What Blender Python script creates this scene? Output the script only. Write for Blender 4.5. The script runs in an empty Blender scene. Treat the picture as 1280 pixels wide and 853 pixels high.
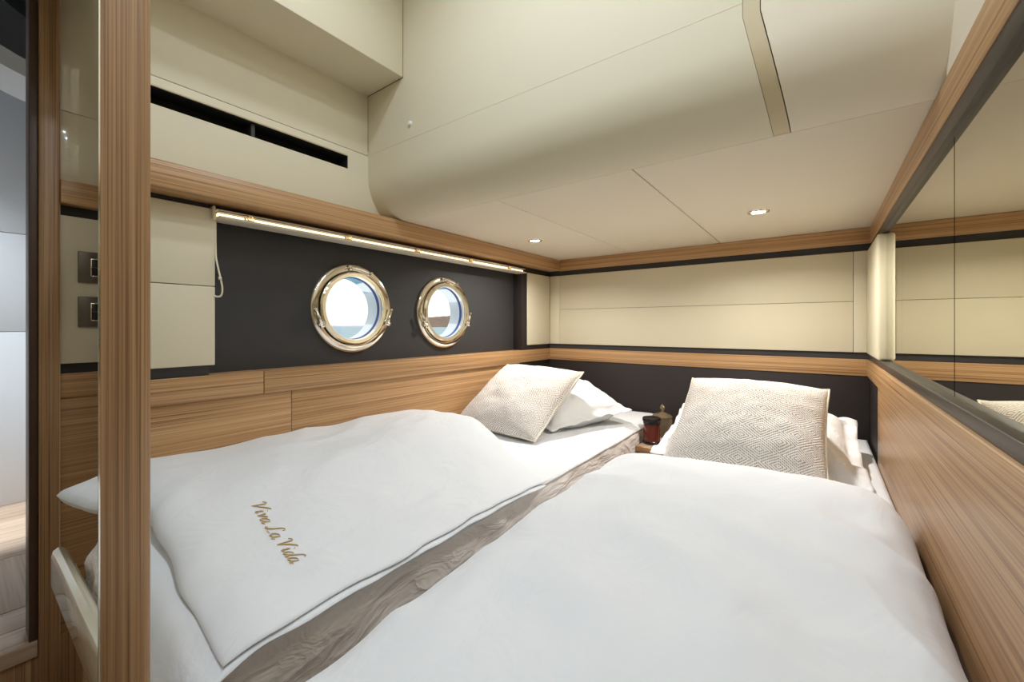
import bpy, bmesh, math, random
from mathutils import Vector, Matrix, noise
random.seed(7)
H = 1.25                      # eye height: all z below are written relative to it, the floor is at -H
R = math.radians
scene = bpy.context.scene
col = scene.collection

# ------------------------------------------------------------------ camera, world, exposure
cam_d = bpy.data.cameras.new('camera'); cam = bpy.data.objects.new('camera', cam_d); col.objects.link(cam)
cam_d.sensor_width = 36.0; cam_d.lens = 520.2945 / 1280 * 36.0
cam_d.shift_y = -(426.5 - 408.2) / 1280; cam_d.clip_start = 0.02; cam_d.clip_end = 6000
cam.location = (0, 0, H); cam.rotation_euler = (R(90), 0, R(36.492))
scene.camera = cam
vs = scene.view_settings
vs.view_transform = 'Standard'; vs.look = 'None'; vs.gamma = 1.0; vs.use_curve_mapping = False; vs.exposure = 0.08
world = bpy.data.worlds.new('world'); scene.world = world; world.use_nodes = True
bg = world.node_tree.nodes['Background']
bg.inputs[0].default_value = (1.0, 0.965, 0.925, 1); bg.inputs[1].default_value = 1.2

# ceiling lighting above and behind the picture: the high part of the cabin and the washroom
def offscreen_light(name, x, y, z, power, size, c, spread):
    L = bpy.data.lights.new(name, 'AREA'); L.shape = 'DISK'; L.size = size; L.energy = power; L.color = c; L.spread = R(spread)
    o = bpy.data.objects.new(name, L); col.objects.link(o); o.location = (x, y, z + H); return o
for x, y, p in ((-.80, .50, 3.9), (-.40, .50, 3.9), (-.02, .50, 2.6), (-.40, -.05, 1.3), (-.02, -.05, 1.3), (-.20, -.55, 1.6)):
    offscreen_light('high_ceiling_light_offscreen', x, y, 1.345, p, .11, (.75, .86, 1.0), 170)
offscreen_light('washroom_ceiling_light_offscreen', -2.75, -.1, 1.89, 16, .08, (.86, .94, 1.0), 60)

# ------------------------------------------------------------------ materials
def new_mat(name):
    m = bpy.data.materials.new(name); m.use_nodes = True
    return m, m.node_tree, m.node_tree.nodes['Principled BSDF']
def N(nt, t, **kw):
    n = nt.nodes.new(t)
    for k, v in kw.items(): setattr(n, k, v)
    return n
def plain(name, c, rough=.5, metal=0., coat=0., var=0.0, vscale=8., bump=0., bscale=200., sheen=0., spec=.5, trans=0., ior=1.45):
    m, nt, b = new_mat(name)
    b.inputs['Base Color'].default_value = (*c, 1); b.inputs['Roughness'].default_value = rough
    b.inputs['Metallic'].default_value = metal; b.inputs['Coat Weight'].default_value = coat
    b.inputs['Sheen Weight'].default_value = sheen; b.inputs['Specular IOR Level'].default_value = spec
    b.inputs['Transmission Weight'].default_value = trans; b.inputs['IOR'].default_value = ior
    tc = N(nt, 'ShaderNodeTexCoord')
    if var > 0:
        nz = N(nt, 'ShaderNodeTexNoise'); nz.inputs['Scale'].default_value = vscale; nz.inputs['Detail'].default_value = 3
        nt.links.new(tc.outputs['Object'], nz.inputs['Vector'])
        mx = N(nt, 'ShaderNodeMix', data_type='RGBA')
        mx.inputs[6].default_value = (*[x * (1 - var) for x in c], 1); mx.inputs[7].default_value = (*[min(1, x * (1 + var)) for x in c], 1)
        nt.links.new(nz.outputs['Fac'], mx.inputs[0]); nt.links.new(mx.outputs[2], b.inputs['Base Color'])
    if bump > 0:
        n2 = N(nt, 'ShaderNodeTexNoise'); n2.inputs['Scale'].default_value = bscale; n2.inputs['Detail'].default_value = 2
        nt.links.new(tc.outputs['Object'], n2.inputs['Vector'])
        bp = N(nt, 'ShaderNodeBump'); bp.inputs['Strength'].default_value = bump; bp.inputs['Distance'].default_value = .002
        nt.links.new(n2.outputs['Fac'], bp.inputs['Height']); nt.links.new(bp.outputs[0], b.inputs['Normal'])
    return m
def wood(name, axis, dark=(.20, .096, .036), mid=(.46, .255, .108), light=(.63, .39, .195), rough=.42, across=140., coat=.12):
    m, nt, b = new_mat(name)
    tc = N(nt, 'ShaderNodeTexCoord'); oi = N(nt, 'ShaderNodeObjectInfo')
    mp = N(nt, 'ShaderNodeMapping'); sc = [across] * 3; sc['XYZ'.index(axis)] = .45
    mp.inputs['Scale'].default_value = sc
    ad = N(nt, 'ShaderNodeVectorMath', operation='ADD')
    mul = N(nt, 'ShaderNodeMath', operation='MULTIPLY'); mul.inputs[1].default_value = 37.0
    nt.links.new(oi.outputs['Random'], mul.inputs[0])
    nt.links.new(tc.outputs['Object'], mp.inputs['Vector']); nt.links.new(mp.outputs[0], ad.inputs[0]); nt.links.new(mul.outputs[0], ad.inputs[1])
    n1 = N(nt, 'ShaderNodeTexNoise'); n1.inputs['Scale'].default_value = 1.0; n1.inputs['Detail'].default_value = 4; n1.inputs['Roughness'].default_value = .62
    n2 = N(nt, 'ShaderNodeTexNoise'); n2.inputs['Scale'].default_value = 4.2; n2.inputs['Detail'].default_value = 3; n2.inputs['Roughness'].default_value = .6
    nt.links.new(ad.outputs[0], n1.inputs['Vector']); nt.links.new(ad.outputs[0], n2.inputs['Vector'])
    mx = N(nt, 'ShaderNodeMix', data_type='FLOAT'); mx.inputs[0].default_value = .5
    nt.links.new(n1.outputs['Fac'], mx.inputs[2]); nt.links.new(n2.outputs['Fac'], mx.inputs[3])
    cr = N(nt, 'ShaderNodeValToRGB'); e = cr.color_ramp.elements
    e[0].position = .36; e[0].color = (*dark, 1); e[1].position = .63; e[1].color = (*light, 1)
    k = cr.color_ramp.elements.new(.48); k.color = (*mid, 1)
    nt.links.new(mx.outputs[0], cr.inputs[0]); nt.links.new(cr.outputs[0], b.inputs['Base Color'])
    b.inputs['Roughness'].default_value = rough; b.inputs['Coat Weight'].default_value = coat; b.inputs['Coat Roughness'].default_value = .25
    bp = N(nt, 'ShaderNodeBump'); bp.inputs['Strength'].default_value = .12; bp.inputs['Distance'].default_value = .001
    nt.links.new(mx.outputs[0], bp.inputs['Height']); nt.links.new(bp.outputs[0], b.inputs['Normal'])
    return m
def emit(name, c, s):
    m, nt, b = new_mat(name)
    b.inputs['Base Color'].default_value = (*c, 1); b.inputs['Emission Color'].default_value = (*c, 1); b.inputs['Emission Strength'].default_value = s
    return m
def cloth_mat(name, c, fold=.25, fscale=9.):
    m, nt, b = new_mat(name)
    b.inputs['Base Color'].default_value = (*c, 1); b.inputs['Roughness'].default_value = .75; b.inputs['Sheen Weight'].default_value = .15
    b.inputs['Specular IOR Level'].default_value = .25
    tc = N(nt, 'ShaderNodeTexCoord')
    mp = N(nt, 'ShaderNodeMapping'); mp.inputs['Scale'].default_value = (1, .55, 1); mp.inputs['Rotation'].default_value = (0, 0, .6)
    n1 = N(nt, 'ShaderNodeTexNoise'); n1.inputs['Scale'].default_value = fscale; n1.inputs['Detail'].default_value = 4; n1.inputs['Distortion'].default_value = .8
    nt.links.new(tc.outputs['Object'], mp.inputs[0]); nt.links.new(mp.outputs[0], n1.inputs['Vector'])
    bp = N(nt, 'ShaderNodeBump'); bp.inputs['Strength'].default_value = fold; bp.inputs['Distance'].default_value = .03
    nt.links.new(n1.outputs['Fac'], bp.inputs['Height']); nt.links.new(bp.outputs[0], b.inputs['Normal'])
    return m
def crinkle_mat(name, c):
    m, nt, b = new_mat(name)
    b.inputs['Base Color'].default_value = (*c, 1); b.inputs['Roughness'].default_value = .45; b.inputs['Coat Weight'].default_value = .0; b.inputs['Coat Roughness'].default_value = .2
    tc = N(nt, 'ShaderNodeTexCoord')
    mp = N(nt, 'ShaderNodeMapping'); mp.inputs['Scale'].default_value = (1, .42, 1.25); mp.inputs['Rotation'].default_value = (.35, 0, 0)
    nz = N(nt, 'ShaderNodeTexNoise'); nz.inputs['Scale'].default_value = 11; nz.inputs['Detail'].default_value = 3; nz.inputs['Distortion'].default_value = 1.6
    nt.links.new(tc.outputs['Object'], mp.inputs[0]); nt.links.new(mp.outputs[0], nz.inputs['Vector'])
    sb = N(nt, 'ShaderNodeMath', operation='SUBTRACT'); sb.inputs[1].default_value = .5; nt.links.new(nz.outputs['Fac'], sb.inputs[0])
    pw = N(nt, 'ShaderNodeMath', operation='ABSOLUTE'); nt.links.new(sb.outputs[0], pw.inputs[0])
    bp = N(nt, 'ShaderNodeBump'); bp.inputs['Strength'].default_value = .45; bp.inputs['Distance'].default_value = .05; bp.invert = True
    nt.links.new(pw.outputs[0], bp.inputs['Height']); nt.links.new(bp.outputs[0], b.inputs['Normal'])
    return m
def woven_mat(name, base, thread, nu, nv):
    m, nt, b = new_mat(name)
    b.inputs['Roughness'].default_value = .9; b.inputs['Specular IOR Level'].default_value = .15
    uv = N(nt, 'ShaderNodeTexCoord'); sp = N(nt, 'ShaderNodeSeparateXYZ'); nt.links.new(uv.outputs['UV'], sp.inputs[0])
    def M(op, a, c=None, d=None):
        n = N(nt, 'ShaderNodeMath', operation=op)
        for i, x in enumerate((a, c, d)):
            if x is None: continue
            if isinstance(x, (int, float)): n.inputs[i].default_value = x
            else: nt.links.new(x, n.inputs[i])
        return n.outputs[0]
    def tri(s, k): return M('ABSOLUTE', M('SUBTRACT', M('FRACT', M('MULTIPLY', s, k)), .5))
    d = M('ADD', tri(sp.outputs[0], nu), tri(sp.outputs[1], nv))
    mm = M('MINIMUM', d, M('SUBTRACT', 1.0, d))
    ring = M('COSINE', M('MULTIPLY', mm, 2 * math.pi * 9.0))
    dash = M('SINE', M('MULTIPLY', sp.outputs[0], 2 * math.pi * 95))
    st = M('ADD', M('MULTIPLY', ring, .5), M('MULTIPLY', dash, .18))
    nz = N(nt, 'ShaderNodeTexNoise'); nz.inputs['Scale'].default_value = 60; nz.inputs['Detail'].default_value = 2
    nt.links.new(uv.outputs['UV'], nz.inputs['Vector'])
    st2 = M('ADD', st, M('MULTIPLY', M('SUBTRACT', nz.outputs['Fac'], .5), .9))
    mr = N(nt, 'ShaderNodeMapRange'); mr.inputs[1].default_value = .05; mr.inputs[2].default_value = .5
    nt.links.new(st2, mr.inputs[0])
    mx = N(nt, 'ShaderNodeMix', data_type='RGBA'); mx.inputs[6].default_value = (*base, 1); mx.inputs[7].default_value = (*thread, 1)
    nt.links.new(mr.outputs[0], mx.inputs[0]); nt.links.new(mx.outputs[2], b.inputs['Base Color'])
    bp = N(nt, 'ShaderNodeBump'); bp.inputs['Strength'].default_value = .5; bp.inputs['Distance'].default_value = .002; bp.invert = True
    nt.links.new(st2, bp.inputs['Height']); nt.links.new(bp.outputs[0], b.inputs['Normal'])
    return m
def thin_glass(name, tint=(1, 1, 1), refl=.06):
    m, nt, b = new_mat(name); nt.nodes.remove(b)
    out = nt.nodes['Material Output']; t = N(nt, 'ShaderNodeBsdfTransparent'); g = N(nt, 'ShaderNodeBsdfGlossy'); mx = N(nt, 'ShaderNodeMixShader')
    t.inputs[0].default_value = (*tint, 1); g.inputs['Roughness'].default_value = .02; mx.inputs[0].default_value = refl
    nt.links.new(t.outputs[0], mx.inputs[1]); nt.links.new(g.outputs[0], mx.inputs[2]); nt.links.new(mx.outputs[0], out.inputs[0])
    return m

CREAM = (.72, .648, .475)
M = dict(
    cream=plain('cream_lacquer', CREAM, .62, spec=.35, var=.02, vscale=3, bump=.04, bscale=350),
    cream_gloss=plain('cream_gloss', CREAM, .12, coat=.6),
    ceil=plain('ceiling_vinyl', (.79, .70, .54), .7, var=.02, vscale=3, bump=.08, bscale=500),
    ceil_trim=plain('tan_trim', (.60, .49, .30), .45),
    dark=plain('dark_leather', (.038, .036, .036), .55, bump=.25, bscale=900, var=.06, vscale=40),
    brown_dark=plain('dark_brown_leather', (.024, .017, .016), .55, bump=.25, bscale=900, var=.06, vscale=40),
    black=plain('black', (.004, .004, .004), .9),
    frame=plain('bronze_frame', (.055, .048, .042), .38, metal=.3),
    jamb=plain('dark_brown_jamb', (.07, .038, .022), .4),
    woodX=wood('teak_grain_x', 'X'), woodY=wood('teak_grain_y', 'Y'), woodZ=wood('teak_grain_z', 'Z', (.145, .070, .028), (.345, .19, .083), (.49, .30, .15), across=110.),
    oak=wood('pale_oak', 'Y', (.33, .21, .14), (.50, .36, .26), (.60, .45, .34), .4, 25.),
    oakX=wood('pale_oak_x', 'X', (.30, .19, .13), (.45, .32, .23), (.56, .41, .31), .4, 25.),
    cloth=cloth_mat('white_cotton', (.80, .81, .82)), cloth2=cloth_mat('white_cotton_smooth', (.80, .81, .82), .12, 14.),
    pillow=cloth_mat('white_pillow_cotton', (.80, .80, .79), .35, 12.),
    crinkle=crinkle_mat('crinkled_protector', (.97, .89, .84)),
    woven=woven_mat('woven_diamond', (.86, .825, .775), (.38, .275, .20), 5.0, 6.0),
    piping=plain('cream_piping', (.78, .73, .60), .8, bump=.3, bscale=700),
    chrome=plain('polished_steel', (.88, .84, .74), .12, metal=1.),
    reveal=plain('porthole_reveal_sky_tint', (.74, .86, .94), .07, metal=.85),  # polished metal; faint blue of reflected sea and sky tinted into the base colour
    gasket=plain('blue_gasket', (.06, .13, .40), .4),
    glass=thin_glass('pane_glass'), mirror=plain('bronze_mirror', (.66, .64, .52), .015, metal=1.),
    white=plain('white_laminate', (.78, .80, .82), .35), grey=plain('grey_laminate', (.09, .095, .11), .35),
    plastic=plain('clear_clip', (1.0, .93, .78), .08, trans=.95), rail=plain('blind_rail', (.80, .72, .55), .4),
    led=emit('led_warm', (1.0, .78, .46), 2.4), lamp=emit('lamp_glow', (1.0, .90, .74), 30.0),
    taupe=plain('taupe_metal', (.155, .135, .105), .35, metal=.5), switch=plain('black_switch', (.012, .014, .017), .25),
    thread=plain('gold_thread', (.60, .41, .17), .45, sheen=.3),
    amber=plain('amber_wax_glass', (.10, .012, .006), .08, coat=.7), jar_black=plain('jar_black', (.014, .012, .012), .25),
    crystal=plain('smoky_crystal', (.75, .60, .40), .04, trans=.85), knob=plain('white_knob', (.8, .8, .78), .3),
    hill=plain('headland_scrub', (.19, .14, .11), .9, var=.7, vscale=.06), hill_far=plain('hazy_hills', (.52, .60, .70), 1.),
)
# sea
m, nt, b = new_mat('sea_water')
b.inputs['Base Color'].default_value = (.10, .33, .46, 1); b.inputs['Roughness'].default_value = .35
tc = N(nt, 'ShaderNodeTexCoord'); mp = N(nt, 'ShaderNodeMapping'); mp.inputs['Scale'].default_value = (1, .45, 1)
nz = N(nt, 'ShaderNodeTexNoise'); nz.inputs['Scale'].default_value = .55; nz.inputs['Detail'].default_value = 6
bp = N(nt, 'ShaderNodeBump'); bp.inputs['Strength'].default_value = .9; bp.inputs['Distance'].default_value = .5
nt.links.new(tc.outputs['Object'], mp.inputs[0]); nt.links.new(mp.outputs[0], nz.inputs['Vector']); nt.links.new(nz.outputs['Fac'], bp.inputs['Height']); nt.links.new(bp.outputs[0], b.inputs['Normal'])
M['sea'] = m

# ------------------------------------------------------------------ helpers
WL = {}
def tag(o, label=None, cat=None, group=None, kind=None):
    for k, v in (('label', label), ('category', cat), ('group', group), ('kind', kind)):
        if v: o[k] = v
    return o
def empty(name, loc, **kw):
    o = bpy.data.objects.new(name, None); col.objects.link(o); w = Vector((loc[0], loc[1], loc[2] + H))
    o.location = w; WL[o] = w; o.empty_display_size = .05
    return tag(o, **kw)
def mesh_obj(name, verts, faces, mat, parent=None, smooth=False, uvs=None, **kw):
    P = [Vector((v[0], v[1], v[2] + H)) for v in verts]
    lo = Vector([min(p[i] for p in P) for i in range(3)]); hi = Vector([max(p[i] for p in P) for i in range(3)])
    org = Vector(((lo.x + hi.x) / 2, (lo.y + hi.y) / 2, lo.z))
    me = bpy.data.meshes.new(name); me.from_pydata([p - org for p in P], [], faces)
    bm = bmesh.new(); bm.from_mesh(me); bmesh.ops.recalc_face_normals(bm, faces=bm.faces); bm.to_mesh(me); bm.free()
    me.materials.append(M[mat] if isinstance(mat, str) else mat)
    if smooth:
        me.polygons.foreach_set('use_smooth', [True] * len(me.polygons))
    if uvs:
        ul = me.uv_layers.new(name='UVMap')
        for lp in me.loops: ul.data[lp.index].uv = uvs[lp.vertex_index]
    o = bpy.data.objects.new(name, me); col.objects.link(o); WL[o] = org
    if parent is not None:
        o.parent = parent; o.location = org - WL[parent]
    else: o.location = org
    return tag(o, **kw)
def bevel_mod(o, w, seg=2):
    m_ = o.modifiers.new('bevel', 'BEVEL'); m_.width = w; m_.segments = seg; m_.limit_method = 'ANGLE'; m_.angle_limit = R(40)
    for p in o.data.polygons: p.use_smooth = True
    return o
def boxvf(x0, x1, y0, y1, z0, z1, off=0):
    v = [(x, y, z) for x in (x0, x1) for y in (y0, y1) for z in (z0, z1)]
    f = [(0, 1, 3, 2), (4, 6, 7, 5), (0, 4, 5, 1), (2, 3, 7, 6), (0, 2, 6, 4), (1, 5, 7, 3)]
    return v, [tuple(i + off for i in q) for q in f]
def box(name, x0, x1, y0, y1, z0, z1, mat, parent=None, bev=.0015, **kw):
    v, f = boxvf(x0, x1, y0, y1, z0, z1)
    o = mesh_obj(name, v, f, mat, parent, **kw)
    if bev: bevel_mod(o, bev)
    return o
def boxes(name, L, mat, parent=None, bev=0, **kw):
    V, F = [], []
    for q in L:
        v, f = boxvf(*q, off=len(V)); V += v; F += f
    o = mesh_obj(name, V, F, mat, parent, **kw)
    if bev: bevel_mod(o, bev)
    return o
def frame_axes(axis):
    a = Vector(axis).normalized(); t = Vector((0, 0, 1)) if abs(a.z) < .9 else Vector((1, 0, 0))
    u = a.cross(t).normalized(); return u, a.cross(u).normalized(), a
def lathe_vf(prof, c, axis=(0, 0, 1), n=32, off=0):
    u, w, a = frame_axes(axis); c = Vector(c); V, F = [], []
    for r, h in prof:
        for k in range(n):
            t = 2 * math.pi * k / n
            V.append(tuple(c + a * h + (u * math.cos(t) + w * math.sin(t)) * max(r, 1e-5)))
    for i in range(len(prof) - 1):
        for k in range(n):
            F.append((off + i * n + k, off + i * n + (k + 1) % n, off + (i + 1) * n + (k + 1) % n, off + (i + 1) * n + k))
    return V, F
def lathe(name, prof, c, mat, parent=None, axis=(0, 0, 1), n=32, smooth=True, **kw):
    V, F = lathe_vf(prof, c, axis, n)
    o = mesh_obj(name, V, F, mat, parent, smooth=smooth, **kw)
    if smooth:
        e = o.modifiers.new('split', 'EDGE_SPLIT'); e.split_angle = R(38)
    return o
def tube_vf(pts, r, n=8, closed=False, off=0):
    pts = [Vector(p) for p in pts]; V, F = [], []; m_ = len(pts); prev = None
    for i, p in enumerate(pts):
        a = pts[(i + 1) % m_] if (closed or i < m_ - 1) else p; b_ = pts[i - 1] if (closed or i > 0) else p
        d = (a - b_).normalized()
        if prev is None: u, w, _ = frame_axes(d)
        else:
            u = (prev - d * prev.dot(d)).normalized(); w = d.cross(u)
        prev = u; rr = r[i] if isinstance(r, (list, tuple)) else r
        for k in range(n):
            t = 2 * math.pi * k / n; V.append(tuple(p + (u * math.cos(t) + w * math.sin(t)) * rr))
    for i in range(m_ if closed else m_ - 1):
        for k in range(n):
            F.append((off + i * n + k, off + i * n + (k + 1) % n, off + ((i + 1) % m_) * n + (k + 1) % n, off + ((i + 1) % m_) * n + k))
    if not closed:
        F.append(tuple(off + k for k in range(n))); F.append(tuple(off + (m_ - 1) * n + k for k in range(n)))
    return V, F
def tube(name, pts, r, mat, parent=None, n=8, closed=False, **kw):
    V, F = tube_vf(pts, r, n, closed)
    return mesh_obj(name, V, F, mat, parent, smooth=True, **kw)
def prism(name, poly, axis, a0, a1, mat, parent=None, bev=0, smooth=False, **kw):
    """poly: 2D outline in the two other axes, extruded along axis"""
    n = len(poly); V = []
    for a in (a0, a1):
        for p, q in poly:
            V.append({'X': (a, p, q), 'Y': (p, a, q), 'Z': (p, q, a)}[axis])
    F = [tuple(range(n)), tuple(range(n, 2 * n))] + [(i, (i + 1) % n, n + (i + 1) % n, n + i) for i in range(n)]
    o = mesh_obj(name, V, F, mat, parent, **kw)
    if smooth:
        for p_ in o.data.polygons: p_.use_smooth = True
        e = o.modifiers.new('split', 'EDGE_SPLIT'); e.split_angle = R(30)
    if bev: bevel_mod(o, bev)
    return o
def sm(t):
    t = max(0., min(1., t)); return t * t * (3 - 2 * t)
def nz3(x, y, z=0.): return noise.noise(Vector((x, y, z)))
def catmull(P, n):
    out = []
    for i in range(len(P) - 1):
        p0 = Vector(P[max(i - 1, 0)]); p1 = Vector(P[i]); p2 = Vector(P[i + 1]); p3 = Vector(P[min(i + 2, len(P) - 1)])
        for k in range(n):
            t = k / n
            out.append(.5 * ((2 * p1) + (p2 - p0) * t + (2 * p0 - 5 * p1 + 4 * p2 - p3) * t * t + (3 * p1 - p0 - 3 * p2 + p3) * t ** 3))
    out.append(Vector(P[-1])); return out

XL, XN, XR, YB = -1.458, -1.533, .165, 2.4
TOP = 1.36
S = dict(kind='structure')
# ------------------------------------------------------------------ room shell
fl = box('floor', -1.9, .3, -.95, 2.5, -H - .06, -H, 'oak', bev=0, **S)
# hull wall with two round openings
def holed_sheet(x, ya, yb, za, zb, circ, n=48):
    V, F = [], []
    def quad(y0, y1, z0, z1):
        i = len(V); V.extend([(x, y0, z0), (x, y1, z0), (x, y1, z1), (x, y0, z1)]); F.append((i, i + 1, i + 2, i + 3))
    s = .2; cur = ya
    for yc, zc, r in circ:
        quad(cur, yc - s, za, zb); quad(yc - s, yc + s, za, zc - s); quad(yc - s, yc + s, zc + s, zb)
        i0 = len(V)
        for k in range(n):
            t = 2 * math.pi * k / n; c, q = math.cos(t), math.sin(t); m_ = max(abs(c), abs(q))
            V.append((x, yc + r * c, zc + r * q)); V.append((x, yc + s * c / m_, zc + s * q / m_))
        for k in range(n):
            a = i0 + 2 * k; b_ = i0 + 2 * ((k + 1) % n); F.append((a, a + 1, b_ + 1, b_))
        cur = yc + s
    quad(cur, yb, za, zb)
    return V, F
PORT = [(.978, .073, .128), (1.490, .071, .128)]
V1, F1 = holed_sheet(XN, .297, 2.5, -H, TOP, PORT); V2, F2 = holed_sheet(-1.612, .297, 2.5, -H, TOP, PORT)
n1 = len(V1); VV = V1 + V2; FF = F1 + [tuple(i + n1 for i in f) for f in F2]
i = len(VV)
VV += [(XN, .297, -H), (XN, .297, TOP), (-1.612, .297, TOP), (-1.612, .297, -H), (XN, 2.5, -H), (XN, 2.5, TOP), (-1.612, 2.5, TOP), (-1.612, 2.5, -H)]
FF += [(i, i + 1, i + 2, i + 3), (i + 4, i + 5, i + 6, i + 7), (i + 1, i + 5, i + 6, i + 2), (i, i + 4, i + 7, i + 3)]
wl = mesh_obj('wall_left', VV, FF, 'dark', **S)
# cream board with the long slot
boxes('slotted_panel', [(XN, XL, .296, 1.13, .43, .606), (XN, XL, .296, 1.0, .655, .6825), (XN, XL, .911, 1.13, .606, .655), (XN, XL, 1.0, 1.13, .655, .70), (XN, XL, .296, .300, .606, .655)], 'cream', wl)
box('slot_backing', XN, XN + .012, .300, .911, .600, .66, 'black', wl, 0)
boxes('slot_liner', [(XN + .012, XL - .002, .300, .911, .652, .656), (XN + .012, XL - .002, .908, .9115, .606, .655), (XN + .012, XL - .004, .300, .911, .605, .6075)], 'black', wl)
box('slot_divider', XN + .012, XL - .012, .577, .588, .606, .655, 'dark', wl, 0)
box('slot_lip', XL - .012, XL + .0012, .300, .9105, .6555, .6595, 'ceil_trim', wl, 0)
box('upper_panel', XN, XL, .296, .999, .6845, .93, 'cream', wl, .001)
# panels beside the porthole niche
box('panel_backing', XN, -1.468, .296, .462, -.146, .366, 'dark', wl, .001)
box('panel', -1.492, XL, .296, .474, .1205, .351, 'cream', wl, .002)
box('panel', -1.492, XL, .296, .474, -.1155, .1185, 'cream', wl, .002)
box('panel_backing', XN, -1.466, 2.086, 2.41, -.146, .366, 'brown_dark', wl, .001)
box('panel', -1.492, XL, 2.138, 2.398, -.1165, .334, 'cream', wl, .003)
box('lower_panel', XN, -1.468, .296, .7025, -H, -.21, 'woodY', wl, .001)
box('lower_panel', XN, -1.468, .7045, 2.06, -H, -.21, 'woodY', wl, .001)
box('headboard_return', XN, -1.472, 2.06, 2.41, -H, -.21, 'brown_dark', wl, .002)
box('end_cap', XN - .30, XL - .004, .286, .297, -H, TOP, 'cream', wl, .001)
box('trim_1', XN, XL, .292, .610, -.2205, -.146, 'woodY', bev=.002, **S)
box('trim_2', XN, XL, .612, 2.4, -.2205, -.146, 'woodY', bev=.002, **S)
box('trim_3', XN, -1.382, .262, 2.4, .366, .436, 'woodY', bev=.003, **S)
# recess of the left wall beside the washroom door
X2 = -1.87
wn = box('wall_left_recess', X2 - .1, X2 - .02, .15, .297, -H, TOP, 'dark', bev=0, **S)
box('panel', X2 - .02, X2, .2, .287, .665, TOP, 'cream_gloss', wn, .001)
box('panel', X2 - .02, X2, .2, .287, .446, .6635, 'cream_gloss', wn, .001)
box('panel', X2 - .02, X2, .2, .287, -.115, .342, 'cream', wn, .001)
box('lower_panel', X2 - .02, X2 - .006, .2, .287, -H, -.215, 'woodY', wn, .001)
box('trim_4', X2 - .02, X2 + .03, .2, .287, .375, .446, 'woodY', bev=.002, **S)
box('trim_5', X2 - .02, X2 + .002, .2, .287, -.2205, -.146, 'woodY', bev=.002, **S)
# back wall
wb = box('wall_back', -1.72, .3, YB + .012, 2.5, -H, TOP, 'dark', bev=0, **S)
box('panel', -1.383, .119, YB, YB + .013, .1119, .334, 'cream', wb, .0015)
box('panel', -1.383, .119, YB, YB + .013, -.1155, .1105, 'cream', wb, .0015)
box('panel', -1.459, -1.3845, YB, YB + .013, -.1155, .334, 'cream', wb, .0015)
box('panel', .1205, .17, YB, YB + .013, -.1155, .334, 'cream', wb, .0015)
box('headboard_panel', -1.475, .175, YB + .004, YB + .013, -H, -.2195, 'brown_dark', wb, .001)
box('trim_6', -1.46, .19, YB - .001, YB + .013, -.2205, -.146, 'woodX', bev=.002, **S)
box('trim_7', -1.39, .20, YB - .002, YB + .013, .366, .436, 'woodX', bev=.002, **S)
# right wall
wr = box('wall_right', .205, .3, -.95, 2.5, -H, TOP, 'dark', bev=0, **S)
prism('lower_panel', [(1.962, -H), (1.962, -.2205), (2.4, -.2205), (2.4, -.147), (-.9, -.147), (-.9, -H)], 'X', XR, .206, 'woodY', wr, .004)
box('headboard_return', .176, .206, 1.962, 2.41, -H, -.2195, 'brown_dark', wr, .001)
box('mirror_rail', .172, .206, -.9, 2.4, -.147, -.124, 'frame', wr, .002)
box('mirror_rail', .180, .206, -.9, 2.4, .334, .367, 'frame', wr, .002)
box('mirror_backing', .196, .206, -.9, 2.0, -.124, .334, 'black', wr, 0)
for a, c in ((1.6255, 1.985), (1.0525, 1.6245), (.45, 1.0475), (-.3, .4475)):
    box('mirror_panel', .190, .197, a, c, -.124, .334, 'mirror', wr, 0)
box('panel', XR, .206, 1.985, 2.4, -.1225, .334, 'cream', wr, .009)
box('upper_panel', .182, .206, -.9, 1.06, .43, TOP, 'ceil', wr, 0)
box('trim_8', .1765, .26, -.9, 2.4, .366, .436, 'woodY', bev=.003, **S)
# low ceiling: three boards
ce = box('ceiling', -1.53, .26, 1.128, 2.5, .452, .50, 'ceil', bev=0, **S)
for a, c in ((-1.50, -.9015), (-.8985, -.4215), (-.4185, .20)):
    box('ceiling_panel', a, c, 1.1285, 2.412, .4365, .4525, 'ceil', ce, .0015)
# soffit: upright face that curves under into the low ceiling
prof = [(1.0, .60)]
for k in range(1, 17):
    t = k / 16 * math.pi / 2; prof.append((1.0 + .1275 * (1 - math.cos(t)), .60 - .163 * math.sin(t)))
def soffit(name, x0, x1, zt, mat, parent, off=0.):
    P = [(1.0 + off, zt), (1.0 + off, .657)] + [(y + off, z + off * .6) for y, z in prof]
    P += [(P[-1][0], .47), (1.06 + off, .62), (1.06 + off, .657), (1.06 + off, zt)]
    n = len(P); lean = lambda z: -.047 * max(0., min(1., (z - .436) / .22))
    V = [((x if x < -1 or x > .1 else x + lean(z)), y, z) for x in (x0, x1) for y, z in P]
    F = [tuple(range(n)), tuple(range(n, 2 * n))] + [(i, (i + 1) % n, n + (i + 1) % n, n + i) for i in range(n)]
    o = mesh_obj(name, V, F, mat, parent, smooth=True)
    e = o.modifiers.new('split', 'EDGE_SPLIT'); e.split_angle = R(30)
    return o
wu = box('wall_upper', -1.53, .26, 1.062, 1.12, .50, TOP, 'black', bev=0, **S)
soffit('soffit_panel', -1.458, -.0855, .6848, 'cream', wu)
prism('upper_panel', [(-1.458, .6855), (-.1325, .6855), (-.1325, TOP), (-1.2415, TOP), (-1.2415, .9215), (-1.458, .9215)], 'Y', 1.0, 1.06, 'cream', wu)
soffit('soffit_trim', -.0848, -.0535, TOP, 'ceil_trim', wu, .0015)
soffit('soffit_panel', -.0515, .190, TOP, 'ceil', wu)
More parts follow.
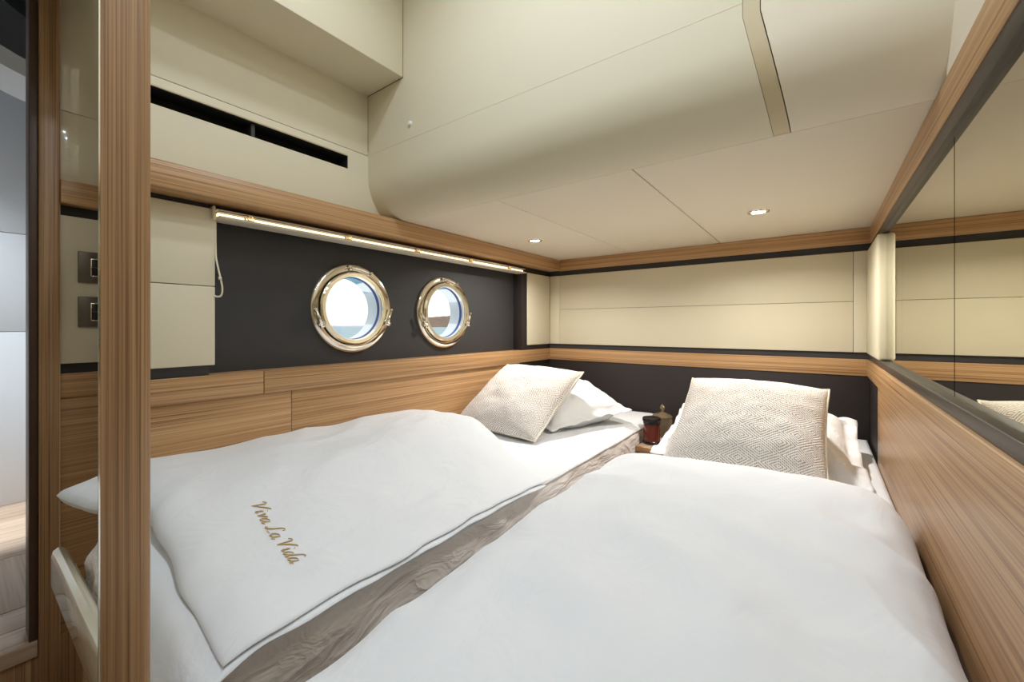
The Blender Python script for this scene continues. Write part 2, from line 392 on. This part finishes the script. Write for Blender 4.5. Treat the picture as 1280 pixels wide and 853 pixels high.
# boxed bulkhead under the deck
bx_ = boxes('ceiling_bulkhead', [(-1.62, -1.241, .0, .999, .9225, TOP)], 'cream', bev=.002, **S)
lathe('screw_cap', [(0, .009), (.006, .008), (.009, .003), (.009, -.002)], (-1.201, 1.0, .740), 'knob', axis=(0, -1, 0), n=16,
      label='small white round cap on the cream upper wall beside the bulkhead', cat='cap')
# rest of the cabin, behind the lens
box('ceiling_upper', -1.97, .3, -.95, 1.07, TOP, TOP + .05, 'ceil', bev=0, **S)
box('wall_rear', -1.97, .3, -1.0, -.9, -H, TOP, 'cream', bev=0, **S)
box('wall_left_rear', X2 - .1, X2, -.9, -.62, -H, TOP, 'cream', bev=0, **S)
# washroom beyond the door
bf = box('floor_washroom', -3.5, X2 + .004, -.9, .45, -H, -.945, 'woodZ', bev=0, **S)
box('sill', -1.98, X2 + .014, -.9, .156, -.975, -.929, 'oak', bf, .003)
FB = -.930
for x0, x1, y0, y1, mt in ((-2.12, -1.983, -.9, .45, 'oak'), (-2.62, -2.124, .196, .45, 'oakX'), (-2.62, -2.124, -.35, .190, 'oakX'), (-2.62, -2.124, -.9, -.354, 'oakX'),
                       (-2.82, -2.624, -.9, .45, 'oak'), (-3.02, -2.823, -.9, .45, 'oak'), (-3.22, -3.023, -.9, .45, 'oak'), (-3.4, -3.223, -.9, .45, 'oak')):
    box('floor_board', x0, x1, y0, y1, -.946, FB, mt, bf, .001)
ww = box('wall_washroom', -3.5, -3.41, -.9, .45, -H, 1.9, 'grey', bev=0, **S)
for a, c in ((-.93, -.030), (-.027, .487), (.490, 1.9)):
    box('panel', -3.41, -3.4, -.9, .42, a, c, 'white', ww, .002)
box('wall_washroom_side', -3.5, X2 - .05, .40, .46, -H, 1.9, 'white', bev=0, **S)
box('wall_washroom_rear', -3.5, X2 - .05, -.96, -.9, -H, 1.9, 'white', bev=0, **S)
box('ceiling_washroom', -3.5, X2 - .05, -.96, .46, 1.9, 1.95, 'white', bev=0, **S)
box('wall_washroom_head', X2 - .05, X2 - .01, -.96, .46, TOP, 1.95, 'white', bev=0, **S)
def arcband(name, r0, r1, x0, x1, mat, parent):
    P = []; cy, cz = .33, 1.515
    for k in range(25): t = math.pi * (1.05 + .62 * k / 24); P.append((cy + r1 * math.cos(t), cz + r1 * math.sin(t)))
    for k in range(24, -1, -1): t = math.pi * (1.05 + .62 * k / 24); P.append((cy + r0 * math.cos(t), cz + r0 * math.sin(t)))
    return prism(name, [(min(y, .40), z) for y, z in P], 'X', x0, x1, mat, parent, smooth=True)
ol = empty('overhead_locker', (-2.6, .33, .95), label='dark grey curved overhead locker with white lip in the washroom', cat='locker')
arcband('front', .34, .50, -2.75, -2.5, 'grey', ol)
arcband('lip', .50, .565, -2.75, -2.485, 'white', ol)
arcband('recess', .10, .34, -2.75, -2.56, 'switch', ol)
# door jambs and posts
box('trim_9', -1.95, X2 + .006, .1385, .157, -.929, TOP, 'jamb', bev=.002, **S)
box('trim_10', -1.95, X2 + .022, .157, .2005, -H, TOP, 'woodZ', bev=.004, **S)
post = empty('bed_post', (-.73, .13, -H), label='tall teak post with a steel edge strip at the foot of the porthole-side bed', cat='post')
arc = [(-.700 - .012 * (1 - math.cos(t)), .158 - .012 * (1 - math.sin(t))) for t in [k / 6 * math.pi / 2 for k in range(7)]]
o = prism('post_body', [(-.700, .1088)] + arc + [(-.765, .158), (-.765, .1245)], 'Z', -H, TOP, 'woodZ', post, smooth=True)
prism('edge_strip', [(-.7005, .1088), (-.7005, .1072), (-.728, .1108), (-.728, .1165)], 'Z', -H, TOP, 'chrome', post)

# ------------------------------------------------------------------ sea and shore
box('sea', -4000, -6, -1500, 5000, -2.6, -2.5, 'sea', bev=0, kind='stuff', label='blue rippled sea out to the horizon', cat='sea')
def ridge(name, p0, p1, h, hf, mat, label, seed):
    p0, p1 = Vector(p0), Vector(p1); d = (p1 - p0); n_ = Vector((-d.y, d.x, 0)).normalized(); V, F = [], []
    nx, ny = 60, 10
    for i in range(nx + 1):
        for j in range(ny + 1):
            a = i / nx; c = j / ny * 2 - 1; q = p0 + d * a + n_ * c * h * 4
            z = -2.6 + h * hf(a) * (1 - abs(c)) ** .8 * (1 + .25 * nz3(a * 9, c * 2, seed) + .16 * nz3(a * 31, c * 5, seed))
            V.append((q.x, q.y, z))
    for i in range(nx):
        for j in range(ny):
            k = i * (ny + 1) + j; F.append((k, k + 1, k + ny + 2, k + ny + 1))
    return mesh_obj(name, V, F, mat, smooth=True, label=label, cat='hill')
ridge('headland', (-1280, 930, 0), (-920, 1680, 0), 70, lambda a: .42 + .58 * sm(a * 1.3), 'hill', 'dark brown scrubby headland across the water', 3.)
ridge('distant_hills', (-3600, 700, 0), (-2600, 3000, 0), 42, lambda a: .6 + .4 * math.sin(a * 9), 'hill_far', 'pale hazy hills low on the far horizon', 9.)

# ------------------------------------------------------------------ portholes
def porthole(name, yc, zc):
    c = (XN, yc, zc); ax = (1, 0, 0)
    w = empty(name, (XN, yc, zc - .18), kind='structure', label='round polished porthole in the dark wall')
    lathe('outer_ring', [(.150, -.006), (.150, .013), (.153, .016), (.170, .016), (.177, .012), (.1805, .004), (.1805, -.002)], c, 'chrome', w, ax, 64)
    ir = lathe('inner_ring', [(.126, -.012), (.126, .018), (.129, .026), (.141, .027), (.146, .023), (.1475, .012), (.1475, -.002)], c, 'chrome', w, ax, 64)
    lathe('groove', [(.1475, .002), (.150, .002)], c, 'jamb', w, ax, 64)
    lathe('gasket', [(.1262, .006), (.1235, .003), (.1235, -.009), (.1275, -.009)], c, 'gasket', w, ax, 64)
    lathe('reveal', [(.1275, -.009), (.1275, -.080)], c, 'reveal', w, ax, 64)
    lathe('pane', [(0, -.012), (.1255, -.012)], c, 'glass', w, ax, 64)
    def pt(ang, r, h): return (XN + h, yc + r * math.cos(ang), zc + r * math.sin(ang))
    # hinge at the top
    hg = tube('hinge', [pt(R(96 - 30 * k / 8), .163, .020) for k in range(9)], .0075, 'chrome', w, 10)
    lathe('hinge_pin', [(0, .03), (.009, .029), (.010, .02), (.010, .005)], pt(R(100), .163, 0), 'chrome', hg, ax, 16)
    lathe('hinge_pin', [(0, .03), (.007, .029), (.008, .02), (.008, .005)], pt(R(64), .163, 0), 'chrome', hg, ax, 16)
    # two swing bolts
    for a in (R(203), R(-20)):
        t = Vector((0, -math.sin(a), math.cos(a))) * (1 if a < 0 else -1)
        p = Vector(pt(a, .160, .030))
        d = tube('swing_bolt', [p - t * .004, p + t * .02, p + t * .052], [.0085, .006, .0055], 'chrome', w, 10)
        lathe('bolt_knob', [(0, .012), (.008, .010), (.010, .004), (.010, -.004), (.007, -.010), (0, -.012)], p - t * .008, 'chrome', d, (0, math.cos(a), math.sin(a)), 14)
        lathe('bolt_end', [(0, .006), (.006, .005), (.0065, 0), (.005, -.006)], p + t * .055, 'chrome', d, tuple(t), 12)
        rr = Vector((0, math.cos(a), math.sin(a)))
        tube('bolt_lug', [p - rr * .022 + Vector((-.012, 0, 0)), p - rr * .006, p + rr * .014], .0075, 'chrome', d, 8)
    return w
porthole('window_1', PORT[0][0], PORT[0][1]); porthole('window_2', PORT[1][0], PORT[1][1])

# ------------------------------------------------------------------ blind rail with warm light strip
bl = empty('roller_blind', (-1.44, 1.26, .32), label='rolled-up cream blind with clips and cord above the portholes', cat='blind')
box('head_rail', -1.500, -1.440, .472, 2.085, .345, .350, 'rail', bl, .001)
box('bottom_rail', -1.505, -1.428, .476, 2.082, .3225, .3285, 'rail', bl, .0015)
box('roll', -1.510, -1.470, .478, 2.08, .3285, .345, 'rail', bl, .004)
box('end_bracket', -1.505, -1.445, .4655, .4715, .32, .358, 'rail', bl, .001)
for y in (.559, .900, 1.236, 1.589, 1.918):
    cl = box('clip', -1.442, -1.432, y - .014, y + .014, .328, .346, 'plastic', bl, .003)
    lathe('clip_ring', [(.004, .004), (.008, .004), (.008, -.003), (.004, -.003), (.004, .004)], (-1.431, y, .337), 'plastic', cl, (1, 0, 0), 14)
cp = catmull([(-1.462, .476, .33), (-1.459, .476, .22), (-1.452, .477, .19), (-1.444, .482, .15), (-1.441, .487, .115), (-1.444, .485, .093), (-1.452, .477, .089), (-1.456, .472, .092)], 6)
cd = tube('cord', cp, .0026, 'rail', bl, 8)
tube('cord_stop', [(-1.444, .4815, .148), (-1.443, .4825, .140)], .0045, 'rail', cd, 8)
ls = empty('light_strip', (-1.455, 1.26, .34), label='glowing warm light strip under the teak beam above the portholes', cat='light strip')
tube('diffuser', [(-1.460, .48, .3365), (-1.460, 2.08, .3365)], .0055, 'led', ls, 10)
box('channel', -1.472, -1.440, .478, 2.082, .3430, .3450, 'jamb', ls, 0)
box('shade_fold', -1.452, -1.436, .478, 2.082, .3285, .3297, 'jamb', ls, 0)

# ------------------------------------------------------------------ switches
for z0, z1, lb in ((.138, .236, 'upper taupe double switch plate on the cream panel behind the post'), (-.002, .094, 'lower taupe double switch plate on the cream panel behind the post')):
    s_ = empty('light_switch', (X2, .263, z0), label=lb, cat='switch', group='taupe switch plates')
    box('plate', X2, X2 + .009, .239, .2865, z0, z1, 'taupe', s_, .002)
    zz = (z0 + z1) / 2
    box('bezel', X2 + .006, X2 + .0115, .2665, .2868, zz - .029, zz + .029, 'chrome', s_, .0015)
    rk = box('rocker', X2 + .009, X2 + .0135, .2685, .2868, zz - .0255, zz + .0255, 'switch', s_, .001)
    box('rocker_split', X2 + .0133, X2 + .0142, .2685, .2868, zz - .001, zz + .001, 'taupe', rk, 0)

# ------------------------------------------------------------------ downlights
def downlight(x, y, z, label, group, power, r=.032, mat='lamp', colr=(.97, .95, .92), spread=150):
    d = empty('downlight', (x, y, z), label=label, cat='ceiling light', group=group)
    lathe('bezel', [(r * .74, .004), (r * .76, -.003), (r * .9, -.005), (r * 1.12, -.003), (r * 1.18, .0005)], (x, y, z), 'chrome', d, n=36)
    lathe('reflector', [(r * .74, .0), (r * .6, .004)], (x, y, z), 'chrome', d, n=36)
    lathe('lens', [(0, -.0015), (r * .72, .0)], (x, y, z), mat, d, n=36)
    L = bpy.data.lights.new('downlight_lamp', 'AREA'); L.shape = 'DISK'; L.size = r * 1.3; L.energy = power; L.color = colr; L.spread = R(spread)
    lo = bpy.data.objects.new('downlight_lamp', L); col.objects.link(lo); lo.parent = d; lo.location = (0, 0, -.008)
    return d
downlight(-1.165, 1.770, .4365, 'small lit downlight in the low ceiling near the porthole wall', None, 6.2)
downlight(-.188, 1.830, .4365, 'small lit downlight in the low ceiling near the mirror wall', None, 6.2)
# ------------------------------------------------------------------ beds
MT = -.50
def mattress(name, x0, x1, y0, y1, z0, z1, label, seed):
    r = .045; V, F = [], []
    # cross sections of a rounded slab, walked around the outline, stacked from bottom to top
    def outline(ins):
        P = []; a = .13 - ins * .5
        X0, X1, Y0, Y1 = x0 + ins, x1 - ins, y0 + ins, y1 - ins
        for cx, cy, t0 in ((X1 - a, Y1 - a, 0), (X0 + a, Y1 - a, 90), (X0 + a, Y0 + a, 180), (X1 - a, Y0 + a, 270)):
            for k in range(9):
                t = R(t0 + 90 * k / 8); P.append((cx + a * math.cos(t), cy + a * math.sin(t), math.cos(t), math.sin(t)))
        out = []
        for i in range(len(P)):
            p, q = P[i], P[(i + 1) % len(P)]; L_ = math.hypot(q[0] - p[0], q[1] - p[1]); m_ = max(1, int(round(L_ / .022))) if L_ > .1 else 1
            for k in range(m_):
                s = k / m_; out.append([p[j] + (q[j] - p[j]) * s for j in range(4)])
        return out
    base = None; rows = []
    lv = [(z0, .02), (z0 + .02, .004)] + [(z0 + .02 + (z1 - z0 - .06) * k / 8, 0) for k in range(9)]
    lv += [(z1 - .04 + .04 * math.sin(t), .04 * (1 - math.cos(t))) for t in [R(90 * k / 5) for k in range(1, 6)]]
    o0 = outline(0); n = len(o0)
    for z, ins in lv:
        row = []
        for x, y, nx, ny in o0:
            s = .010 * (1 - abs(2 * nz3(x * 9 + seed, y * 9, z * 14))) - .006
            s += .006 * nz3(x * 24, y * 24 + seed, z * 30)
            k = -ins + (s if z0 < z < z1 - .008 else 0)
            row.append((x + nx * k, y + ny * k, z))
        rows.append(row)
    for row in rows: V += row
    for i in range(len(rows) - 1):
        for k in range(n): F.append((i * n + k, i * n + (k + 1) % n, (i + 1) * n + (k + 1) % n, (i + 1) * n + k))
    F.append(tuple(range(n))); F.append(tuple((len(rows) - 1) * n + k for k in range(n)))
    return mesh_obj(name, V, F, 'crinkle', smooth=True, label=label, cat='mattress')
bb = empty('bed_platform', (-1.08, 1.28, -H), label='teak bed platform under the porthole-side mattress', cat='bed')
box('base_box', -1.455, -.735, .195, 2.39, -H, -.70, 'woodY', bb, .004)
box('base_rail', -1.455, -.725, .19, 2.39, -.74, -.70, 'cream', bb, .004)
bb2 = empty('bed_platform', (-.19, 1.28, -H), label='teak bed platform under the mirror-side mattress', cat='bed')
box('base_box', -.475, .158, .195, 2.39, -H, -.70, 'woodY', bb2, .004)
box('base_rail', -.48, .160, .19, 2.39, -.74, -.70, 'cream', bb2, .004)
mattress('mattress', -1.452, -.722, .182, 2.388, -.70, MT, 'mattress in a crinkled protector cover below the portholes', 0.)
mattress('mattress', -.478, .157, .182, 2.388, -.70, MT, 'mattress beside the mirror wall under the wide white duvet', 5.)
# lee rail at the foot
lr = prism('foot_rail', [(.143, -.615), (.143, -.545), (.146, -.533), (.155, -.527), (.164, -.530), (.171, -.540), (.173, -.615)], 'X', -1.462, -.765, 'cream_gloss', bev=.001,
           label='glossy cream rail with rounded top at the foot of the porthole-side bed', cat='rail')

def slab(name, x0, x1, y0, y1, top, th, mat, nx, ny, parent=None, ex=14, outl=None, **kw):
    V, F = [], []
    for side in (1, -1):
        for i in range(nx + 1):
            u = math.sin((i / nx * 2 - 1) * math.pi / 2 * .999) * .35 + (i / nx * 2 - 1) * .65
            for j in range(ny + 1):
                v = math.sin((j / ny * 2 - 1) * math.pi / 2 * .999) * .35 + (j / ny * 2 - 1) * .65
                fx, fy = (u + 1) / 2, (v + 1) / 2
                ya, yb_, xa, xb = (outl(fx, fy) if outl else (0, 0, 0, 0))
                x = x0 + xa + (x1 + xb - x0 - xa) * fx; y = y0 + ya + (y1 + yb_ - y0 - ya) * fy
                e = (max(0, 1 - abs(u) ** ex) * max(0, 1 - abs(v) ** ex)) ** .5
                t = th(x, y); zc_ = top(x, y) - t / 2
                V.append((x, y, zc_ + side * (t / 2 * e + .0006)))
    n = (nx + 1) * (ny + 1); w = ny + 1
    for i in range(nx):
        for j in range(ny):
            a = i * w + j; F.append((a, a + 1, a + w + 1, a + w)); F.append((n + a, n + a + w, n + a + w + 1, n + a + 1))
    for i in range(nx):
        for j in (0, ny):
            a = i * w + j; F.append((a, a + w, n + a + w, n + a))
    for j in range(ny):
        for i in (0, nx):
            a = i * w + j; F.append((a, a + 1, n + a + 1, n + a))
    return mesh_obj(name, V, F, mat, parent, smooth=True, **kw)
# fitted sheets showing at the head end
slab('bed_sheet', -1.455, -.716, .24, 2.375, lambda x, y: MT + .012 + .003 * nz3(x * 9, y * 7) - .016 * sm((x + .77) / .05), lambda x, y: .016, 'cloth2', 40, 60,
     label='smooth white sheet on the mattress below the portholes', cat='bed sheet')
slab('bed_sheet', -.484, .1635, .22, 2.375, lambda x, y: MT + .012 + .003 * nz3(x * 9, y * 7, 4), lambda x, y: .016, 'cloth2', 40, 60,
     label='smooth white sheet on the mattress beside the mirror wall', cat='bed sheet')

# folded duvet on the porthole side
def fold_top(x, y):
    s = -.362 - .122 * sm((x + 1.13) / .46)
    s -= .02 * sm((y - 1.02) / .25) * sm((x + 1.2) / .4)
    s -= .03 * sm((.30 - y) / .14)
    s += .005 * nz3(x * 3.2, y * 3.2, 2) + .008 * (1 - 2 * abs(nz3(x * 5 + y * 2.2, y * 3.2, 7))) + .003 * nz3(x * 16 + 3, y * 9, 1)
    # a long soft fold near the inner edge
    c = (x + .80 + .05 * nz3(y * 4, 3)); s += .007 * math.exp(-(c / .022) ** 2) * sm((y - .3) / .2) * sm((1.0 - y) / .3)
    return s
def edge1(fx, fy): return (.085 * sm(fx * 2.2) + .010 * nz3(fx * 7, 3), -.10 * sm((fx - .45) / .5) + .008 * nz3(fx * 6, 9), 0, .012 * nz3(fy * 7, 1))
def edge2(fx, fy): return (.085 - .065 * sm((fx - .35) / .35) + .010 * nz3(fx * 9, 13), -.11 * sm((fx - .45) / .5), 0, .012 * nz3(fy * 9, 21))
tot = lambda x, y: max(.024, fold_top(x, y) - MT - .012)
fd = empty('folded_duvet', (-1.08, .7, MT), label='white folded duvet with gold embroidery on the porthole-side bed', cat='duvet')
slab('top_layer', -1.465, -.699, .152, 1.245, fold_top, lambda x, y: tot(x, y) * .40, 'cloth', 90, 120, fd, 40, edge1)
slab('middle_layer', -1.465, -.690, .150, 1.225, lambda x, y: fold_top(x, y) - tot(x, y) * .37 - .10 * sm((.215 - y) / .09) * sm((x + 1.25) / .3), lambda x, y: tot(x, y) * .36, 'cloth', 70, 90, fd, 18, edge2)
slab('bottom_layer', -1.465, -.712, .150, 1.20, lambda x, y: fold_top(x, y) - tot(x, y) * .66 - .17 * sm((.205 - y) / .09) * sm((x + 1.25) / .3), lambda x, y: tot(x, y) * .345, 'cloth', 70, 90, fd, 16, edge2)
# embroidery: slanted script strokes laid on the cloth
GL = {
 'V': (.80, [[(-.06, .80), (.05, .97), (.17, .93), (.22, .70), (.25, .30), (.28, .0)], [(.28, .0), (.42, .38), (.58, .75), (.74, .99), (.84, 1.0)]]),
 'i': (.34, [[(.02, .34), (.12, .50), (.12, .28), (.10, .08), (.17, .0), (.30, .12)], [(.16, .72), (.17, .76)]]),
 'v': (.50, [[(.0, .38), (.10, .50), (.14, .28), (.16, .0)], [(.16, .0), (.30, .24), (.40, .50), (.46, .48)]]),
 'a': (.56, [[(.38, .42), (.26, .50), (.10, .38), (.04, .16), (.12, .0), (.26, .08), (.38, .30), (.42, .50)], [(.42, .50), (.38, .22), (.38, .04), (.46, .0), (.58, .12)]]),
 'L': (.66, [[(.60, .82), (.56, .98), (.42, .98), (.32, .72), (.24, .28), (.10, .04), (.0, .02), (.06, .12), (.22, .08), (.42, .0), (.58, .06)]]),
 'd': (.60, [[(.38, .42), (.26, .50), (.10, .38), (.04, .16), (.12, .0), (.26, .08), (.38, .30), (.46, .60), (.56, .92), (.72, 1.02), (.80, .90)], [(.42, .46), (.38, .18), (.40, .02), (.48, .0), (.58, .12)]]),
 ' ': (.30, []),
}
def embroider(text, x0, y0, size, slant=.30):
    x = 0.
    for ch in text:
        adv, strokes = GL[ch]; V, F = [], []
        for st in strokes:
            pts = catmull([(a, b_, 0) for a, b_ in st], 6)
            P, rr = [], []
            for k, p in enumerate(pts):
                px = x0 + (x + p.x + slant * p.y) * size; py = y0 + p.y * size
                P.append((px, py, fold_top(px, py) + .0022)); f = k / (len(pts) - 1)
                rr.append(.0007 + .0008 * math.sin(math.pi * f) ** 2)
            v, f_ = tube_vf(P, rr, 6, off=len(V)); V += v; F += f_
        if strokes: mesh_obj('embroidered_letter', V, F, 'thread', fd, smooth=True)
        x += adv
embroider('Viva La Vida', -.985, .384, .029)

# wide duvet on the mirror side
cs = catmull([(-.600, -.86, 0), (-.600, -.70, 0), (-.590, -.56, 0), (-.560, -.468, 0), (-.500, -.425, 0), (-.38, -.400, 0), (-.15, -.388, 0), (.05, -.390, 0), (.115, -.405, 0), (.149, -.440, 0), (.163, -.4875, 0)], 9)
V, F = [], []; ny = 150; Y0, Y1 = .10, 1.315
for j in range(ny + 1):
    for i, c in enumerate(cs):
        f = i / (len(cs) - 1); q = j / ny
        y1 = Y1 + .03 * math.sin(f * 5.) + .07 * sm((f - .45) / .25) * sm((.95 - f) / .3) - .02
        if q < .9: y = Y0 + (y1 - .07 - Y0) * q / .9; w = 0.
        else:
            t = (q - .9) / .1 * R(118); y = y1 - .07 + .07 * math.sin(t); w = (1 - math.cos(t)) / (1 - math.cos(R(118)))
        y += .05 * sm((.62 - f) / .25) * q * q
        x, z = c.x, c.y
        x += (.045 - .075 * q + .05 * (1 - q) ** 3) * sm((.5 - f) / .3) - .003
        zt = z
        if z > MT: zt = z - (z - MT - .010) * w
        else: x = x + .03 * w
        s = .010 * nz3(x * 2.6 + 5, y * 2.6, 4) + .014 * (1 - 2 * abs(nz3(x * 2.2 - y * 2.6, y * 3.6 + x * 3.6, 11))) + .005 * (1 - 2 * abs(nz3(x * 7 - y * 4, y * 5 + x * 4, 17))) + .0025 * nz3(x * 14, y * 12, 2)
        s *= (1 - w)
        if f < .30: x += -abs(.018 * nz3(y * 6, z * 3, 8)) + .02 * sm((.30 - f) / .2) * nz3(y * 3.1, 5)
        zt += s * (1. if z > MT else .2)
        V.append((x, y, zt))
nc = len(cs)
for j in range(ny):
    for i in range(nc - 1):
        a = j * nc + i; F.append((a, a + 1, a + nc + 1, a + nc))
dv = mesh_obj('duvet', V, F, 'cloth', smooth=True, label='wide plain white duvet spread over the mirror-side bed', cat='duvet')
so = dv.modifiers.new('thick', 'SOLIDIFY'); so.thickness = .008; so.offset = -1

# ------------------------------------------------------------------ pillows and cushions
def cushion(name, c, xa, ya, w, h, th, mat, flange=0., n=44, seed=0., label=None, cat='cushion', piping=True, group=None, pinch=.045, wr=.010, rest=None):
    c = Vector(c); xa = Vector(xa).normalized(); za = xa.cross(Vector(ya)).normalized(); ya = za.cross(xa)
    root = empty(name, tuple(c - za * th * .45), label=label, cat=cat, group=group)
    V, F, UV = [], [], []
    kf = 1 + flange
    def bord(u, v):
        x = w / 2 * u * (1 - pinch * (1 - v * v)); y = h / 2 * v * (1 - pinch * (1 - u * u)); return x, y
    for side in (1, -1):
        for i in range(n + 1):
            for j in range(n + 1):
                u = (i / n * 2 - 1); v = (j / n * 2 - 1)
                u = u * .6 + .4 * math.sin(u * math.pi / 2); v = v * .6 + .4 * math.sin(v * math.pi / 2)
                uu, vv = u * kf, v * kf
                a = max(0., 1 - min(1, abs(uu)) ** 2.4); b_ = max(0., 1 - min(1, abs(vv)) ** 2.4)
                e = (a * b_) ** .52
                x, y = bord(uu, vv) if max(abs(uu), abs(vv)) <= 1 else (bord(max(-1, min(1, uu)), max(-1, min(1, vv)))[0] + w / 2 * (uu - max(-1, min(1, uu))), bord(max(-1, min(1, uu)), max(-1, min(1, vv)))[1] + h / 2 * (vv - max(-1, min(1, vv))))
                z = side * (th / 2 * e + .0012)
                wv = wr * (nz3(uu * 2.2 + seed, vv * 2.2, side) * e + .5 * nz3(uu * 6 + seed, vv * 6, side + 3) * e)
                lim = max(abs(uu), abs(vv))
                off = 0.
                if flange and lim > .92: off = .020 * (lim - .92) / .2 * nz3(uu * 3.5 + seed, vv * 3.5, 9) - .10 * max(0, lim - 1) * .4
                p = c + xa * x + ya * y + za * (z + wv + off)
                if rest is not None and p.z < rest: p.z = rest - .02 * (rest - p.z)
                V.append(tuple(p)); UV.append(((i / n), (j / n)))
    m_ = (n + 1) ** 2; k = n + 1
    for i in range(n):
        for j in range(n):
            a = i * k + j; F.append((a, a + 1, a + k + 1, a + k)); F.append((m_ + a, m_ + a + k, m_ + a + k + 1, m_ + a + 1))
    for i in range(n):
        for j in (0, n):
            a = i * k + j; F.append((a, a + k, m_ + a + k, m_ + a))
            a = j * k + i; F.append((a, a + 1, m_ + a + 1, m_ + a))
    # empties hold eye-relative z, so move down by nothing: vertices are eye-relative as well
    mesh_obj('cover', V, F, mat, root, smooth=True, uvs=UV)
    if piping:
        P = []
        for s in range(4):
            for q in range(16):
                t = q / 16 * 2 - 1
                u, v = ((t, -1), (1, t), (-t, 1), (-1, -t))[s]
                x, y = bord(u, v); P.append(c + xa * x + ya * y + za * .003 * math.sin(q + s))
        tube('piping', P, .0038, 'piping', root, 6, True)
    return root
cushion('pillow', (-.195, 1.795, -.408), (1, .02, .0), (0, 1, .20), .555, .46, .22, 'pillow', .13, 52, 3., 'white flanged pillow behind the cushion on the mirror-side bed', 'pillow', False, wr=.026, rest=MT + .011)
cushion('pillow', (-1.096, 1.940, -.400), (.85, -.50, -.13), (.53, .85, .13), .495, .40, .23, 'pillow', .13, 52, 8., 'white flanged pillow behind the cushion on the porthole-side bed', 'pillow', False, wr=.026, rest=MT + .011)
cushion('throw_cushion', (-.188, 1.525, -.318), (1, 0, -.02), (.0, .335, .205), .42, .43, .17, 'woven', 0, 44, 1., 'beige diamond-woven cushion on the bed beside the mirror wall', 'cushion', rest=MT + .011)
cushion('throw_cushion', (-1.165, 1.632, -.343), (.484, -.015, -.012), (-.05, .395, .248), .475, .47, .17, 'woven', 0, 44, 6., 'beige diamond-woven cushion on the bed below the portholes', 'cushion', rest=MT + .011)

# ------------------------------------------------------------------ nightstand between the beds, jars
ns = empty('nightstand', (-.63, 2.19, -H), label='narrow teak nightstand wedged between the two beds', cat='nightstand')
box('top', -.716, -.492, 1.985, 2.396, -.598, -.580, 'oak', ns, .001)
box('front_edge', -.718, -.491, 1.972, 1.986, -.604, -.577, 'woodX', ns, .002)
box('body', -.712, -.496, 1.995, 2.394, -H, -.598, 'woodZ', ns, .001)
cj = empty('candle_jar', (-.672, 2.075, -.58), label='dark red candle jar with black lid on the nightstand', cat='candle')
c = (-.672, 2.075, -.58)
lathe('jar', [(0, .0), (.040, .0), (.0425, .004), (.0425, .012), (.0395, .016), (.0395, .100), (.0375, .104), (0, .104)], c, 'amber', cj)
lathe('jar_foot', [(.0400, .0005), (.0434, .001), (.0434, .012), (.0396, .016)], c, 'jar_black', cj)
lathe('lid', [(.0395, .098), (.0415, .099), (.0415, .108), (.0445, .111), (.0445, .122), (.042, .127), (.030, .130), (0, .131)], c, 'jar_black', cj)
gj = empty('glass_jar', (-.668, 2.235, -.58), label='smoky cut-glass jar with pointed lid behind the candle', cat='jar')
c = (-.668, 2.235, -.58)
lathe('jar', [(0, 0), (.040, 0), (.044, .01), (.049, .06), (.051, .092), (.048, .10), (0, .10)], c, 'crystal', gj, n=14)
ld = lathe('lid', [(.050, .100), (.052, .106), (.046, .114), (.030, .121), (.014, .126), (.007, .131), (0, .131)], c, 'crystal', gj, n=20)
lathe('finial', [(.005, .130), (.006, .136), (.013, .148), (.011, .158), (.004, .168), (0, .172)], c, 'crystal', ld, n=8)
